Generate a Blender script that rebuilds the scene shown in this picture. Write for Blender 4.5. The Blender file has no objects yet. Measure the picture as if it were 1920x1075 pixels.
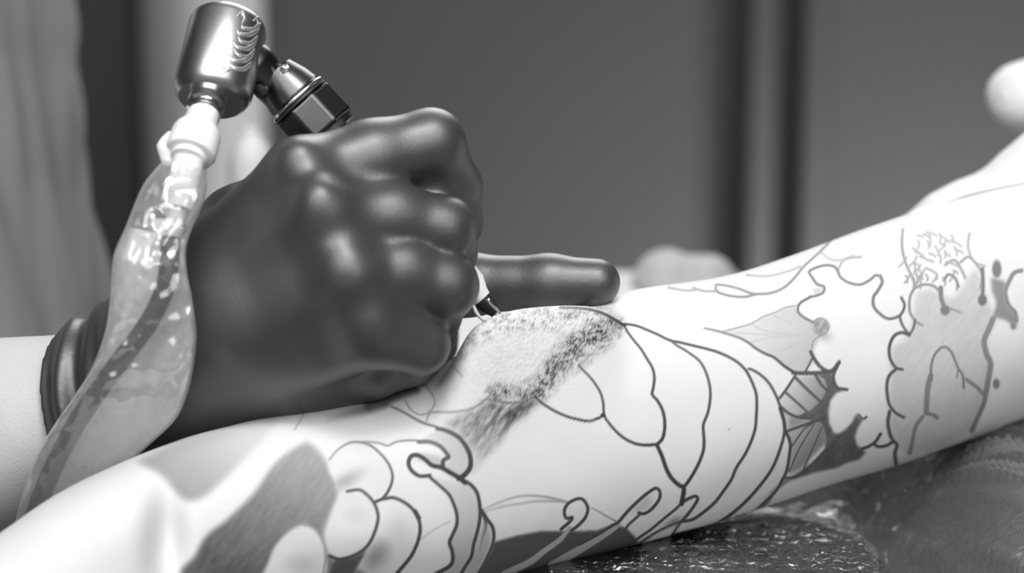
import bpy, math, random
import numpy as np
from mathutils import Vector, Matrix

random.seed(7)
rng = np.random.default_rng(7)
S = bpy.context.scene
COL = S.collection

# ------------------------------------------------------------------ camera
D = 0.792                       # distance to the needle, metres
MMPX = 0.165                    # millimetres per photograph pixel at that distance
PITCH = math.radians(14.0)
FWD = Vector((0, math.cos(PITCH), -math.sin(PITCH)))
RIGHT = Vector((1, 0, 0))
UP = Vector((0, math.sin(PITCH), math.cos(PITCH)))
ORI = Vector((0, 0, 0.85))      # world point in the middle of the picture at distance D
cam_d = bpy.data.cameras.new('camera')
cam = bpy.data.objects.new('camera', cam_d)
COL.objects.link(cam)
cam.location = ORI - FWD * D
cam.rotation_euler = (math.pi / 2 - PITCH, 0, 0)
cam_d.sensor_width = 36.0
cam_d.lens = 36.0 * D * 1000 / (1920 * MMPX)
cam_d.clip_start = 0.02
cam_d.dof.use_dof = True
cam_d.dof.focus_distance = D + 0.010
cam_d.dof.aperture_fstop = 6.8
S.camera = cam

# ------------------------------------------------------------------ world, lamps, exposure
wd = bpy.data.worlds.new('world'); S.world = wd
wd.use_nodes = True
wd.node_tree.nodes['Background'].inputs[0].default_value = (1, 1, 1, 1)
wd.node_tree.nodes['Background'].inputs[1].default_value = 0.18

def area(name, loc, aim, size, power, size_y=None):
    l = bpy.data.lights.new(name, 'AREA')
    l.energy = power; l.size = size
    if size_y:
        l.shape = 'RECTANGLE'; l.size_y = size_y
    o = bpy.data.objects.new(name, l); COL.objects.link(o)
    o.location = loc
    o.rotation_euler = (Vector(aim) - Vector(loc)).to_track_quat('-Z', 'Y').to_euler()
    return o
area('work_lamp', (0.12, -0.50, 2.0), (-0.03, 0.0, 0.85), 0.30, 7.5)
area('front_fill_light', (0.10, -1.10, 1.95), (0, 0.05, 0.8), 2.0, 32.0, 1.4)  # broad unseen fill added in front, below the ceiling, to brighten the arm
area('back_lamp', (0.10, 0.95, 1.50), (-0.04, 0.02, 0.86), 0.60, 6.0)
area('wall_gradient_light', (0.46, 0.90, 0.16), (0.22, 1.25, 0.50), 0.20, 11.0)  # unseen light added low behind the bench to grade the back wall

S.view_settings.view_transform = 'Standard'
S.view_settings.look = 'None'
S.view_settings.gamma = 1.0
S.view_settings.use_curve_mapping = False
S.view_settings.exposure = 0.07
S.cycles.use_denoising = True
S.cycles.max_bounces = 8
S.cycles.transparent_max_bounces = 16

# ------------------------------------------------------------------ helpers
def P(px, py, d=0.0):
    """a point seen at a photograph pixel, d millimetres beyond the needle"""
    k = (D * 1000 + d) / (D * 1000) * MMPX / 1000
    return ORI + RIGHT * ((px - 960) * k) + UP * ((537.5 - py) * k) + FWD * (d / 1000)

def L(px, py, d=0.0):
    """same, in millimetres along right / away / up"""
    k = (D * 1000 + d) / (D * 1000) * MMPX
    return np.array([(px - 960) * k, d, (537.5 - py) * k])

B = np.array([RIGHT[:], FWD[:], UP[:]])          # rows
O = np.array(ORI[:])
def to_world(v):
    return O + (np.asarray(v, dtype=np.float64) / 1000.0) @ B

def on_plane(px, py, z):
    dr = (P(px, py, 0) - cam.location)
    t = (z - cam.location.z) / dr.z
    return cam.location + dr * t

def tag(o, label=None, cat=None, group=None, kind=None):
    if label: o['label'] = label
    if cat: o['category'] = cat
    if group: o['group'] = group
    if kind: o['kind'] = kind
    return o

def empty(name, loc, label=None, cat=None, group=None):
    o = bpy.data.objects.new(name, None); COL.objects.link(o)
    o.empty_display_size = 0.02
    o.location = loc
    return tag(o, label, cat, group)

def link(name, me, mat, parent=None, smooth=True):
    if smooth:
        me.polygons.foreach_set('use_smooth', np.ones(len(me.polygons), dtype=bool))
    o = bpy.data.objects.new(name, me); COL.objects.link(o)
    if mat: me.materials.append(mat)
    if parent is not None:
        o.parent = parent
        o.matrix_parent_inverse = Matrix.Translation(-Vector(parent.location))
    return o

def mesh_np(name, v, f):
    """v (n,3) world coords, f (m,4) or (m,3) ints"""
    me = bpy.data.meshes.new(name)
    v = np.asarray(v, dtype=np.float32); f = np.asarray(f, dtype=np.int32)
    n, m = len(v), len(f); k = f.shape[1]
    me.vertices.add(n); me.vertices.foreach_set('co', v.ravel())
    me.loops.add(m * k); me.loops.foreach_set('vertex_index', f.ravel())
    me.polygons.add(m)
    me.polygons.foreach_set('loop_start', np.arange(0, m * k, k, dtype=np.int32))
    me.polygons.foreach_set('loop_total', np.full(m, k, dtype=np.int32))
    me.update(calc_edges=True); me.validate()
    return me

def grid_faces(nu, nv, wrap_v=False):
    i = np.arange(nu - 1)[:, None]; j = np.arange(nv if wrap_v else nv - 1)[None, :]
    j2 = (j + 1) % nv
    return np.stack([i * nv + j, (i + 1) * nv + j, (i + 1) * nv + j2, i * nv + j2], -1).reshape(-1, 4)

def poly(name, verts, faces, mat, parent=None, smooth=False):
    me = bpy.data.meshes.new(name)
    me.from_pydata([tuple(v) for v in verts], [], faces); me.update()
    return link(name, me, mat, parent, smooth)

def bevel(o, w, seg=3):
    m = o.modifiers.new('bevel', 'BEVEL'); m.width = w; m.segments = seg; m.limit_method = 'ANGLE'
    m.angle_limit = math.radians(35)
    return o

def frame_of(a, b):
    a, b = Vector(a), Vector(b)
    w = (b - a).normalized()
    u = w.cross(Vector((0, 1, 0.01))).normalized()
    return a, w, u, w.cross(u).normalized()

def lathe(name, a, b, prof, mat, parent=None, seg=48, smooth=True, phase=0.0, sharp=None):
    """prof: list of (t along a-b as fraction, radius m); closed ends"""
    a, w, u, v = frame_of(a, b)
    ln = (Vector(b) - Vector(a)).length
    vs, fs = [], []
    for t, r in prof:
        for k in range(seg):
            an = 2 * math.pi * k / seg + phase
            vs.append(a + w * (t * ln) + u * (r * math.cos(an)) + v * (r * math.sin(an)))
    n = len(prof)
    for i in range(n - 1):
        for k in range(seg):
            fs.append((i * seg + k, i * seg + (k + 1) % seg, (i + 1) * seg + (k + 1) % seg, (i + 1) * seg + k))
    fs.append(tuple(range(seg))[::-1]); fs.append(tuple((n - 1) * seg + k for k in range(seg)))
    me = bpy.data.meshes.new(name); me.from_pydata([tuple(x) for x in vs], [], fs); me.update()
    o = link(name, me, mat, parent, smooth)
    if smooth:
        es = o.modifiers.new('edge', 'EDGE_SPLIT'); es.split_angle = math.radians(38 if sharp is None else sharp)
    return o

def catmull(pts, n=8):
    p = np.array(pts, dtype=float)
    if len(p) < 3:
        t = np.linspace(0, 1, n * 2)[:, None]
        return p[0] * (1 - t) + p[-1] * t
    q = np.vstack([2 * p[0] - p[1], p, 2 * p[-1] - p[-2]])
    out = []
    for i in range(1, len(q) - 2):
        t = np.linspace(0, 1, n, endpoint=False)[:, None]
        a, b, c, d = q[i - 1], q[i], q[i + 1], q[i + 2]
        out.append(0.5 * (2 * b + (c - a) * t + (2 * a - 5 * b + 4 * c - d) * t * t + (3 * b - a - 3 * c + d) * t ** 3))
    out.append(p[-1:])
    return np.vstack(out)

def tube(name, pts, rad, mat, parent=None, seg=16, n=8, flat=1.0, axis=None):
    """pts world points; rad scalar or list"""
    p = catmull([tuple(x) for x in pts], n)
    rr = np.interp(np.linspace(0, 1, len(p)), np.linspace(0, 1, len(pts)), np.broadcast_to(rad, (len(pts),)))
    vs = []
    up = np.array(axis if axis is not None else FWD[:])
    for i in range(len(p)):
        t = p[min(i + 1, len(p) - 1)] - p[max(i - 1, 0)]; t /= np.linalg.norm(t) + 1e-12
        u = np.cross(t, up); u /= np.linalg.norm(u) + 1e-9
        w = np.cross(u, t)
        for k in range(seg):
            an = 2 * math.pi * k / seg
            vs.append(p[i] + rr[i] * (u * math.cos(an) + w * math.sin(an) * flat))
    f = grid_faces(len(p), seg, True).tolist()
    f.append(list(range(seg))); f.append([(len(p) - 1) * seg + k for k in range(seg)][::-1])
    me = bpy.data.meshes.new(name); me.from_pydata([tuple(x) for x in vs], [], f); me.update()
    return link(name, me, mat, parent)

# ---- solid modelling on a grid (smooth unions of tapered bones), meshed with surface nets
def seg_d(X, Y, Z, a, b, ra, rb):
    ba = b - a; L2 = float(ba @ ba) + 1e-9
    px, py, pz = X - a[0], Y - a[1], Z - a[2]
    t = np.clip((px * ba[0] + py * ba[1] + pz * ba[2]) / L2, 0, 1)
    dx, dy, dz = px - t * ba[0], py - t * ba[1], pz - t * ba[2]
    return np.sqrt(dx * dx + dy * dy + dz * dz) - (ra + (rb - ra) * t)

def smin(a, b, k):
    h = np.maximum(k - np.abs(a - b), 0) / k
    return np.minimum(a, b) - h * h * k * 0.25

def smax(a, b, k):
    return -smin(-a, -b, k)

def chain(X, Y, Z, joints, k=2.5):
    d = None
    for (a, ra), (b, rb) in zip(joints[:-1], joints[1:]):
        e = seg_d(X, Y, Z, a, b, ra, rb)
        d = e if d is None else smin(d, e, k)
    return d

def surface_nets(fn, lo, hi, h):
    lo, hi = np.array(lo, float), np.array(hi, float)
    n = np.ceil((hi - lo) / h).astype(int) + 1
    ax = [(lo[i] + h * np.arange(n[i])).astype(np.float32) for i in range(3)]
    X, Y, Z = ax[0][:, None, None], ax[1][None, :, None], ax[2][None, None, :]
    F = np.asarray(fn(X, Y, Z), dtype=np.float32)
    F = np.broadcast_to(F, tuple(n)).copy()
    F[0], F[-1], F[:, 0], F[:, -1], F[:, :, 0], F[:, :, -1] = 9, 9, 9, 9, 9, 9
    s = F < 0
    nc = n - 1
    c = [s[i:i + nc[0], j:j + nc[1], k:k + nc[2]] for i in (0, 1) for j in (0, 1) for k in (0, 1)]
    cnt = sum(q.astype(np.int8) for q in c)
    act = (cnt > 0) & (cnt < 8)
    idx = np.argwhere(act)
    vid = np.full(tuple(nc), -1, dtype=np.int32)
    vid[act] = np.arange(len(idx))
    acc = np.zeros((len(idx), 3)); num = np.zeros(len(idx))
    corners = [(i, j, k) for i in (0, 1) for j in (0, 1) for k in (0, 1)]
    vals = {cc: F[idx[:, 0] + cc[0], idx[:, 1] + cc[1], idx[:, 2] + cc[2]] for cc in corners}
    for a in corners:
        for d in range(3):
            if a[d] == 0:
                b = list(a); b[d] = 1; b = tuple(b)
                fa, fb = vals[a], vals[b]
                m = (fa < 0) != (fb < 0)
                t = np.where(m, fa / np.where(m, fa - fb, 1), 0)
                p = np.tile(np.array(a, float), (len(idx), 1)); p[:, d] += t
                acc[m] += p[m]; num[m] += 1
    V = lo + h * (idx + acc / num[:, None])
    faces = []
    for d in range(3):
        u, w = (d + 1) % 3, (d + 2) % 3
        sl0 = [slice(None)] * 3; sl1 = [slice(None)] * 3
        sl0[d] = slice(0, -1); sl1[d] = slice(1, None)
        x = s[tuple(sl0)] != s[tuple(sl1)]
        e = np.argwhere(x)
        ok = (e[:, u] > 0) & (e[:, w] > 0) & (e[:, u] < nc[u]) & (e[:, w] < nc[w])
        e = e[ok]
        q = []
        for du, dw in ((-1, -1), (0, -1), (0, 0), (-1, 0)):
            g = e.copy(); g[:, u] += du; g[:, w] += dw
            q.append(vid[g[:, 0], g[:, 1], g[:, 2]])
        q = np.stack(q, 1)
        flip = ~s[e[:, 0], e[:, 1], e[:, 2]]
        q[flip] = q[flip][:, ::-1]
        faces.append(q)
    return V, np.vstack(faces)

def relax(V, Fq, it=2, lam=0.5):
    V = V.copy()
    for _ in range(it):
        acc = np.zeros_like(V); num = np.zeros(len(V))
        for k in range(4):
            a, b = Fq[:, k], Fq[:, (k + 1) % 4]
            np.add.at(acc, a, V[b]); np.add.at(num, a, 1)
            np.add.at(acc, b, V[a]); np.add.at(num, b, 1)
        V += lam * (acc / np.maximum(num, 1)[:, None] - V)
    return V

_lat = rng.random((32, 32, 32)).astype(np.float32)
def vnoise(x, y, z=0.0):
    x, y, z = np.broadcast_arrays(np.asarray(x, np.float32), np.asarray(y, np.float32), np.asarray(z, np.float32))
    i, j, k = np.floor(x).astype(int), np.floor(y).astype(int), np.floor(z).astype(int)
    fx, fy, fz = x - i, y - j, z - k
    fx, fy, fz = fx * fx * (3 - 2 * fx), fy * fy * (3 - 2 * fy), fz * fz * (3 - 2 * fz)
    g = lambda a, b, c: _lat[(i + a) % 32, (j + b) % 32, (k + c) % 32]
    l = lambda a, b, t: a + (b - a) * t
    return l(l(l(g(0, 0, 0), g(1, 0, 0), fx), l(g(0, 1, 0), g(1, 1, 0), fx), fy),
             l(l(g(0, 0, 1), g(1, 0, 1), fx), l(g(0, 1, 1), g(1, 1, 1), fx), fy), fz)

# ------------------------------------------------------------------ materials
def mat(name, col, rough=0.5, metal=0.0, var=0.06, scale=40, bump=0.0, bscale=200, spec=0.5, coat=0.0, coat_rough=0.1, sss=0.0):
    m = bpy.data.materials.new(name); m.use_nodes = True
    nt = m.node_tree; b = nt.nodes['Principled BSDF']
    b.inputs['Roughness'].default_value = rough
    b.inputs['Metallic'].default_value = metal
    b.inputs['Specular IOR Level'].default_value = spec
    b.inputs['Coat Weight'].default_value = coat
    b.inputs['Coat Roughness'].default_value = coat_rough
    if sss:
        b.inputs['Subsurface Weight'].default_value = sss
        b.inputs['Subsurface Radius'].default_value = (0.004, 0.004, 0.004)
        b.inputs['Subsurface Scale'].default_value = 1.0
    tc = nt.nodes.new('ShaderNodeTexCoord')
    no = nt.nodes.new('ShaderNodeTexNoise'); no.inputs['Scale'].default_value = scale; no.inputs['Detail'].default_value = 4
    nt.links.new(tc.outputs['Object'], no.inputs['Vector'])
    r = nt.nodes.new('ShaderNodeValToRGB')
    a, c = col * (1 - var), min(1, col * (1 + var))
    r.color_ramp.elements[0].position = 0.3; r.color_ramp.elements[1].position = 0.7
    r.color_ramp.elements[0].color = (a, a, a, 1); r.color_ramp.elements[1].color = (c, c, c, 1)
    nt.links.new(no.outputs['Fac'], r.inputs[0]); nt.links.new(r.outputs[0], b.inputs['Base Color'])
    if bump:
        n2 = nt.nodes.new('ShaderNodeTexNoise'); n2.inputs['Scale'].default_value = bscale; n2.inputs['Detail'].default_value = 3
        nt.links.new(tc.outputs['Object'], n2.inputs['Vector'])
        bp = nt.nodes.new('ShaderNodeBump'); bp.inputs['Strength'].default_value = bump; bp.inputs['Distance'].default_value = 0.001
        nt.links.new(n2.outputs['Fac'], bp.inputs['Height']); nt.links.new(bp.outputs[0], b.inputs['Normal'])
    return m

def film_mat(name, clear=0.7, graze=0.8, rough=0.15, white=0.8, haze=0.3, bump=0.5, bscale=300, stretch=(1, 1, 1)):
    """thin plastic film: see-through, glossy, a little milky"""
    m = bpy.data.materials.new(name); m.use_nodes = True
    nt = m.node_tree; nt.nodes.remove(nt.nodes['Principled BSDF'])
    out = nt.nodes['Material Output']
    tr = nt.nodes.new('ShaderNodeBsdfTransparent'); tr.inputs[0].default_value = (0.96, 0.96, 0.96, 1)
    gl = nt.nodes.new('ShaderNodeBsdfGlossy'); gl.inputs['Roughness'].default_value = rough
    df = nt.nodes.new('ShaderNodeBsdfDiffuse'); df.inputs[0].default_value = (white, white, white, 1)
    tl = nt.nodes.new('ShaderNodeBsdfTranslucent'); tl.inputs[0].default_value = (white, white, white, 1)
    dm = nt.nodes.new('ShaderNodeMixShader'); dm.inputs[0].default_value = 0.45
    nt.links.new(df.outputs[0], dm.inputs[1]); nt.links.new(tl.outputs[0], dm.inputs[2])
    g2 = nt.nodes.new('ShaderNodeMixShader'); g2.inputs[0].default_value = 1 - haze
    nt.links.new(dm.outputs[0], g2.inputs[1]); nt.links.new(gl.outputs[0], g2.inputs[2])
    mx = nt.nodes.new('ShaderNodeMixShader')
    lw = nt.nodes.new('ShaderNodeLayerWeight'); lw.inputs['Blend'].default_value = 0.35
    tc = nt.nodes.new('ShaderNodeTexCoord')
    mp = nt.nodes.new('ShaderNodeMapping'); mp.inputs['Scale'].default_value = stretch
    no = nt.nodes.new('ShaderNodeTexNoise'); no.inputs['Scale'].default_value = bscale; no.inputs['Detail'].default_value = 5
    no.inputs['Distortion'].default_value = 0.8
    nt.links.new(tc.outputs['Object'], mp.inputs['Vector']); nt.links.new(mp.outputs[0], no.inputs['Vector'])
    ma = nt.nodes.new('ShaderNodeMath'); ma.operation = 'MULTIPLY_ADD'; ma.inputs[1].default_value = graze; ma.inputs[2].default_value = 1 - clear
    ma.use_clamp = True
    nt.links.new(lw.outputs['Facing'], ma.inputs[0]); nt.links.new(ma.outputs[0], mx.inputs[0])
    nt.links.new(tr.outputs[0], mx.inputs[1]); nt.links.new(g2.outputs[0], mx.inputs[2])
    bp = nt.nodes.new('ShaderNodeBump'); bp.inputs['Strength'].default_value = bump; bp.inputs['Distance'].default_value = 0.002
    nt.links.new(no.outputs['Fac'], bp.inputs['Height'])
    for s in (gl, df, tl, lw): nt.links.new(bp.outputs[0], s.inputs['Normal'])
    nt.links.new(mx.outputs[0], out.inputs['Surface'])
    return m

M_wall = mat('wall_paint', 0.038, 0.8, var=0.08, scale=1.6, bump=0.2, bscale=120)
M_dark = mat('dark_paint', 0.035, 0.6, var=0.1, scale=4)
M_pale = mat('pale_paint', 0.30, 0.6, var=0.06, scale=3)
M_floor = mat('floor_vinyl', 0.10, 0.5, var=0.2, scale=5)
M_white = mat('white_enamel', 0.62, 0.4, var=0.03)
M_glove = mat('black_nitrile', 0.031, 0.46, var=0.06, scale=60, bump=0.08, bscale=900, spec=1.0, coat=0.45, coat_rough=0.42)
M_skin_artist = mat('pale_skin', 0.55, 0.5, var=0.04, scale=30, bump=0.15, bscale=900, spec=0.35)
M_shirt = mat('grey_cotton', 0.17, 0.85, var=0.10, scale=25, bump=0.3, bscale=1500)
M_cloth = mat('white_cotton', 0.74, 0.9, var=0.02, scale=30, bump=0.2, bscale=1200)
M_steel = mat('brushed_steel', 0.55, 0.33, 1.0, var=0.06, scale=60)
M_steel_dark = mat('dark_steel', 0.11, 0.32, 1.0, var=0.1, scale=60)
M_engrave = mat('etched_steel', 0.80, 0.45, 1.0, var=0.05)
M_bright = mat('polished_steel', 0.85, 0.16, 1.0, var=0.03)
M_black = mat('black_rubber', 0.02, 0.45, var=0.1)
M_vinyl = mat('black_vinyl', 0.018, 0.5, var=0.15, scale=60, bump=0.3, bscale=700, spec=0.2)
M_silicone = mat('milky_silicone', 0.82, 0.35, var=0.03, sss=0.0)
M_tip = mat('clear_white_plastic', 0.85, 0.25, var=0.02)
M_paper = mat('paper', 0.42, 0.9, var=0.03, bump=0.3, bscale=400)

# ------------------------------------------------------------------ room
def box(name, x0, x1, y0, y1, z0, z1, m, parent=None, bev=0.0):
    v = [(x, y, z) for x in (x0, x1) for y in (y0, y1) for z in (z0, z1)]
    f = [(0, 1, 3, 2), (4, 6, 7, 5), (0, 4, 5, 1), (2, 3, 7, 6), (0, 2, 6, 4), (1, 5, 7, 3)]
    o = poly(name, v, f, m, parent)
    if bev: bevel(o, bev)
    return o
YW = 1.25                                        # inner face of the back wall
tag(box('floor', -2.2, 2.2, -1.6, YW + 0.1, -0.05, 0.0, M_floor), kind='structure')
tag(box('wall_back', -2.2, 2.2, YW, YW + 0.1, 0.0, 2.5, M_wall), kind='structure')
tag(box('wall_right', 2.2, 2.3, -1.6, YW + 0.1, 0.0, 2.5, M_wall), kind='structure')
tag(box('wall_left', -2.3, -2.2, -1.6, YW + 0.1, 0.0, 2.5, M_wall), kind='structure')
tag(box('ceiling', -2.3, 2.3, -1.6, YW + 0.1, 2.5, 2.55, M_white), kind='structure')
def wall_x(px):
    d = (YW - 0.03) / math.cos(PITCH) * 1000
    return P(px, 200, d)[0]
# pale rounded column, dark recess panel beside it, two dark uprights
lathe('trim_1', (wall_x(398), YW - 0.05, 0.0), (wall_x(398), YW - 0.05, 2.5), [(0, 0.048), (1, 0.048)], M_pale, None, 40)['kind'] = 'structure'
tag(box('trim_2', wall_x(60), wall_x(270), YW - 0.03, YW, 0.0, 2.5, M_dark), kind='structure')
tag(box('trim_3', wall_x(1392), wall_x(1447), YW - 0.035, YW, 0.0, 2.5, M_dark, bev=0.006), kind='structure')
tag(box('trim_4', wall_x(1492), wall_x(1543), YW - 0.035, YW, 0.0, 2.5, M_dark, bev=0.006), kind='structure')

# ------------------------------------------------------------------ bench and padded armrest under cling film
Z_PAD = P(1200, 1026, 42)[2]
Z_BENCH = Z_PAD - 0.020
bench = empty('treatment_bench', (0.35, 0.12, 0.0), 'black padded treatment bench covered with wrinkled cling film beyond the armrest cushion', 'bench')
bx0, bx1, by0, by1 = 0.0, 0.95, -0.16, 0.25
o = box('pad', bx0, bx1, by0, by1, Z_BENCH - 0.07, Z_BENCH - 0.0015, M_vinyl, bench); bevel(o, 0.02, 4)
box('frame', bx0 + 0.05, bx1 - 0.05, by0 + 0.04, by1 - 0.04, Z_BENCH - 0.11, Z_BENCH - 0.07, M_steel_dark, bench)
for x in (bx0 + 0.12, bx1 - 0.12):
    for y in (by0 + 0.08, by1 - 0.08):
        lathe('leg', (x, y, 0), (x, y, Z_BENCH - 0.11), [(0, 0.018), (1, 0.018)], M_steel_dark, bench, 20)
# film on the bench: creases fan out from the end of the armrest cushion
cx, cy = on_plane(1640, 1005, Z_BENCH)[:2]
nx, ny = 520, 300
gx = np.linspace(max(cx - 0.20, bx0 + 0.015), bx1 - 0.02, nx); gy = np.linspace(by0 + 0.015, by1 - 0.015, ny)
GX, GY = np.meshgrid(gx, gy, indexing='ij')
ang = np.arctan2(GY - cy, GX - cx); rad = np.hypot(GX - cx, GY - cy)
n1 = vnoise(ang * 11, rad * 6, 3.1); n2 = vnoise(ang * 26 + 7, rad * 10, 9.2)
n3 = vnoise(GX * 260, GY * 160, 1.5); n4 = vnoise(GX * 600, GY * 420, 4.5)
ridge = (1 - np.abs(2 * n1 - 1)) ** 4 * 0.0075 + (1 - np.abs(2 * n2 - 1)) ** 4 * 0.0034
fade = np.clip(rad / 0.04, 0.1, 1) * np.clip((GX - cx + 0.004) / 0.03, 0, 1) * np.exp(-rad / 0.22)
def swell(x, y):
    t = np.clip(np.hypot(np.maximum(x - (cx - 0.018), 0), np.maximum(y - (cy + 0.014), 0)) / 0.058, 0, 1)
    return 0.043 * t * t * (3 - 2 * t)
GZ = Z_BENCH + swell(GX, GY) + ridge * fade + 0.0012 * (n3 - 0.5) * np.clip((GX - cx - 0.01) / 0.03, 0, 1) * (1 - np.exp(-rad / 0.05)) + 0.0007 * (n4 - 0.5) * np.clip((GX - cx - 0.01) / 0.03, 0.2, 1) + 0.0009
M_film_bench = film_mat('cling_film_bench', clear=0.74, graze=0.45, rough=0.17, haze=0.25, bump=0.45, bscale=260, stretch=(1, 0.7, 1))
# raised bench end under the film, closed; rear rise added to block back lamp
hx, hy = np.linspace(bx0 + 0.016, bx1 - 0.02, 140), np.linspace(by0 + 0.015, by1 - 0.015, 60)
HX, HY = np.meshgrid(hx, hy, indexing='ij')
hv = np.concatenate([np.stack([HX, HY, Z_BENCH - 0.0018 + swell(HX, HY)], -1).reshape(-1, 3), np.stack([HX, HY, np.full_like(HX, Z_BENCH - 0.0030)], -1).reshape(-1, 3)])
hf = grid_faces(140, 60); nh = 140 * 60
ring = [i * 60 for i in range(140)] + [139 * 60 + j for j in range(1, 60)] + [i * 60 + 59 for i in range(138, -1, -1)] + [j for j in range(58, 0, -1)]
hs = np.array([(ring[i], ring[i] + nh, ring[(i + 1) % len(ring)] + nh, ring[(i + 1) % len(ring)]) for i in range(len(ring))])
link('raised_pad', mesh_np('raised_pad', hv, np.vstack([hf, hf[:, ::-1] + nh, hs])), M_vinyl, bench)
me = mesh_np('film_wrap', np.stack([GX, GY, GZ], -1).reshape(-1, 3), grid_faces(nx, ny))
link('film_wrap', me, M_film_bench, bench)['label'] = 'wrinkled clear cling film'

arm_pad = empty('armrest_cushion', tuple(on_plane(1300, 1040, Z_BENCH)), 'black rounded armrest cushion wrapped in shiny crinkled cling film under the tattooed arm', 'cushion')
pr = on_plane(1640, 1012, Z_PAD)
PX1, PY0, PY1 = pr[0] * 1000, pr[1] * 1000 - 78, pr[1] * 1000 + 34
pz0, pz1 = Z_BENCH * 1000 + 7.5, Z_PAD * 1000
def pad_sdf(X, Y, Z, grow=0.0):
    c = (PX1 - 50) / 2; hx = (PX1 + 50) / 2; hy = (PY1 - PY0) / 2; R = 44.0
    qx = np.abs(X - c) - (hx - R); qy = np.abs(Y - (PY0 + PY1) / 2) - (hy - R)
    d2 = np.sqrt(np.maximum(qx, 0) ** 2 + np.maximum(qy, 0) ** 2) + np.minimum(np.maximum(qx, qy), 0) - R
    dz = np.abs(Z - (pz0 + pz1) / 2) - (pz1 - pz0) / 2
    r = 7.0
    a, b = d2 + r, dz + r
    return np.minimum(np.maximum(a, b), 0) + np.sqrt(np.maximum(a, 0) ** 2 + np.maximum(b, 0) ** 2) - r - grow
V, Fq = surface_nets(lambda X, Y, Z: pad_sdf(X, Y, Z), (-58, PY0 - 6, pz0 - 4), (PX1 + 6, PY1 + 6, pz1 + 5), 2.4)
link('pad', mesh_np('pad', V / 1000, Fq), M_vinyl, arm_pad)
def film_sdf(X, Y, Z):
    e = X - PX1
    fan = np.arctan2(Y - PY0 - 60, e + 150)
    n = (1 - np.abs(2 * vnoise(X * 0.16, Y * 0.16, Z * 0.3) - 1)) ** 3 * 0.9
    n = n + (1 - np.abs(2 * vnoise(X * 0.42 + Y * 0.2, Y * 0.42, Z * 0.4 + 5) - 1)) ** 4 * 0.7
    n = n + (1 - np.abs(2 * vnoise(fan * 26, X * 0.03, Z * 0.2) - 1)) ** 4 * 1.0
    return pad_sdf(X, Y, Z) - 0.7 - n * np.clip((X + 60) / 80, 0.25, 1)
V, Fq = surface_nets(film_sdf, (-58, PY0 - 7, pz0 - 1.4), (PX1 + 7, PY1 + 7, pz1 + 7), 0.8)
M_film_pad = film_mat('cling_film_pad', clear=0.74, graze=0.55, rough=0.05, haze=0.0, bump=0.7, bscale=420)
link('film_wrap', mesh_np('film_wrap', V / 1000, Fq), M_film_pad, arm_pad)['label'] = 'shiny crinkled clear film'

# ------------------------------------------------------------------ tattoo drawing (ink density per skin point)
W, H = 1920, 1075
ink = np.zeros((H, W), dtype=np.float32)
YY, XX = np.mgrid[0:H, 0:W].astype(np.float32)

def box_blur(a, r):
    if r < 1: return a
    r = int(r)
    for ax in (0, 1):
        p = [(0, 0), (0, 0)]; p[ax] = (r + 1, r)
        c = np.cumsum(np.pad(a, p, mode='edge'), axis=ax)
        n = a.shape[ax]
        a = (np.take(c, np.arange(2 * r + 1, 2 * r + 1 + n), ax) - np.take(c, np.arange(0, n), ax)) / (2 * r + 1)
    return a

def stroke(pts, w=6, v=0.85, v2=None, w2=None, soft=1.9, mode='max'):
    global ink
    p = catmull(pts, 7)
    n = len(p); v2 = v if v2 is None else v2; w2 = w if w2 is None else w2
    mn = np.floor(p.min(0) - max(w, w2) - 4).astype(int); mx = np.ceil(p.max(0) + max(w, w2) + 4).astype(int)
    x0, y0, x1, y1 = max(0, mn[0]), max(0, mn[1]), min(W, mx[0]), min(H, mx[1])
    if x1 <= x0 or y1 <= y0: return
    cov = np.zeros((y1 - y0, x1 - x0), np.float32)
    for i in range(n - 1):
        t = i / max(1, n - 2); ww = w + (w2 - w) * t; vv = v + (v2 - v) * t
        a, b = p[i], p[i + 1]
        m = ww + 3
        ax0 = max(x0, int(min(a[0], b[0]) - m)); ax1 = min(x1, int(max(a[0], b[0]) + m) + 1)
        ay0 = max(y0, int(min(a[1], b[1]) - m)); ay1 = min(y1, int(max(a[1], b[1]) + m) + 1)
        if ax1 <= ax0 or ay1 <= ay0: continue
        X, Y = XX[ay0:ay1, ax0:ax1] - a[0], YY[ay0:ay1, ax0:ax1] - a[1]
        ba = b - a; q = np.clip((X * ba[0] + Y * ba[1]) / (ba @ ba + 1e-9), 0, 1)
        d = np.hypot(X - q * ba[0], Y - q * ba[1])
        c = np.clip((ww / 2 - d) / soft + 0.5, 0, 1) * (vv if mode == 'max' else 1)
        s = cov[ay0 - y0:ay1 - y0, ax0 - x0:ax1 - x0]
        np.maximum(s, c, out=s)
    s = ink[y0:y1, x0:x1]
    if mode == 'max': np.maximum(s, cov, out=s)
    else: s[:] = s * (1 - cov) + v * cov

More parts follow.
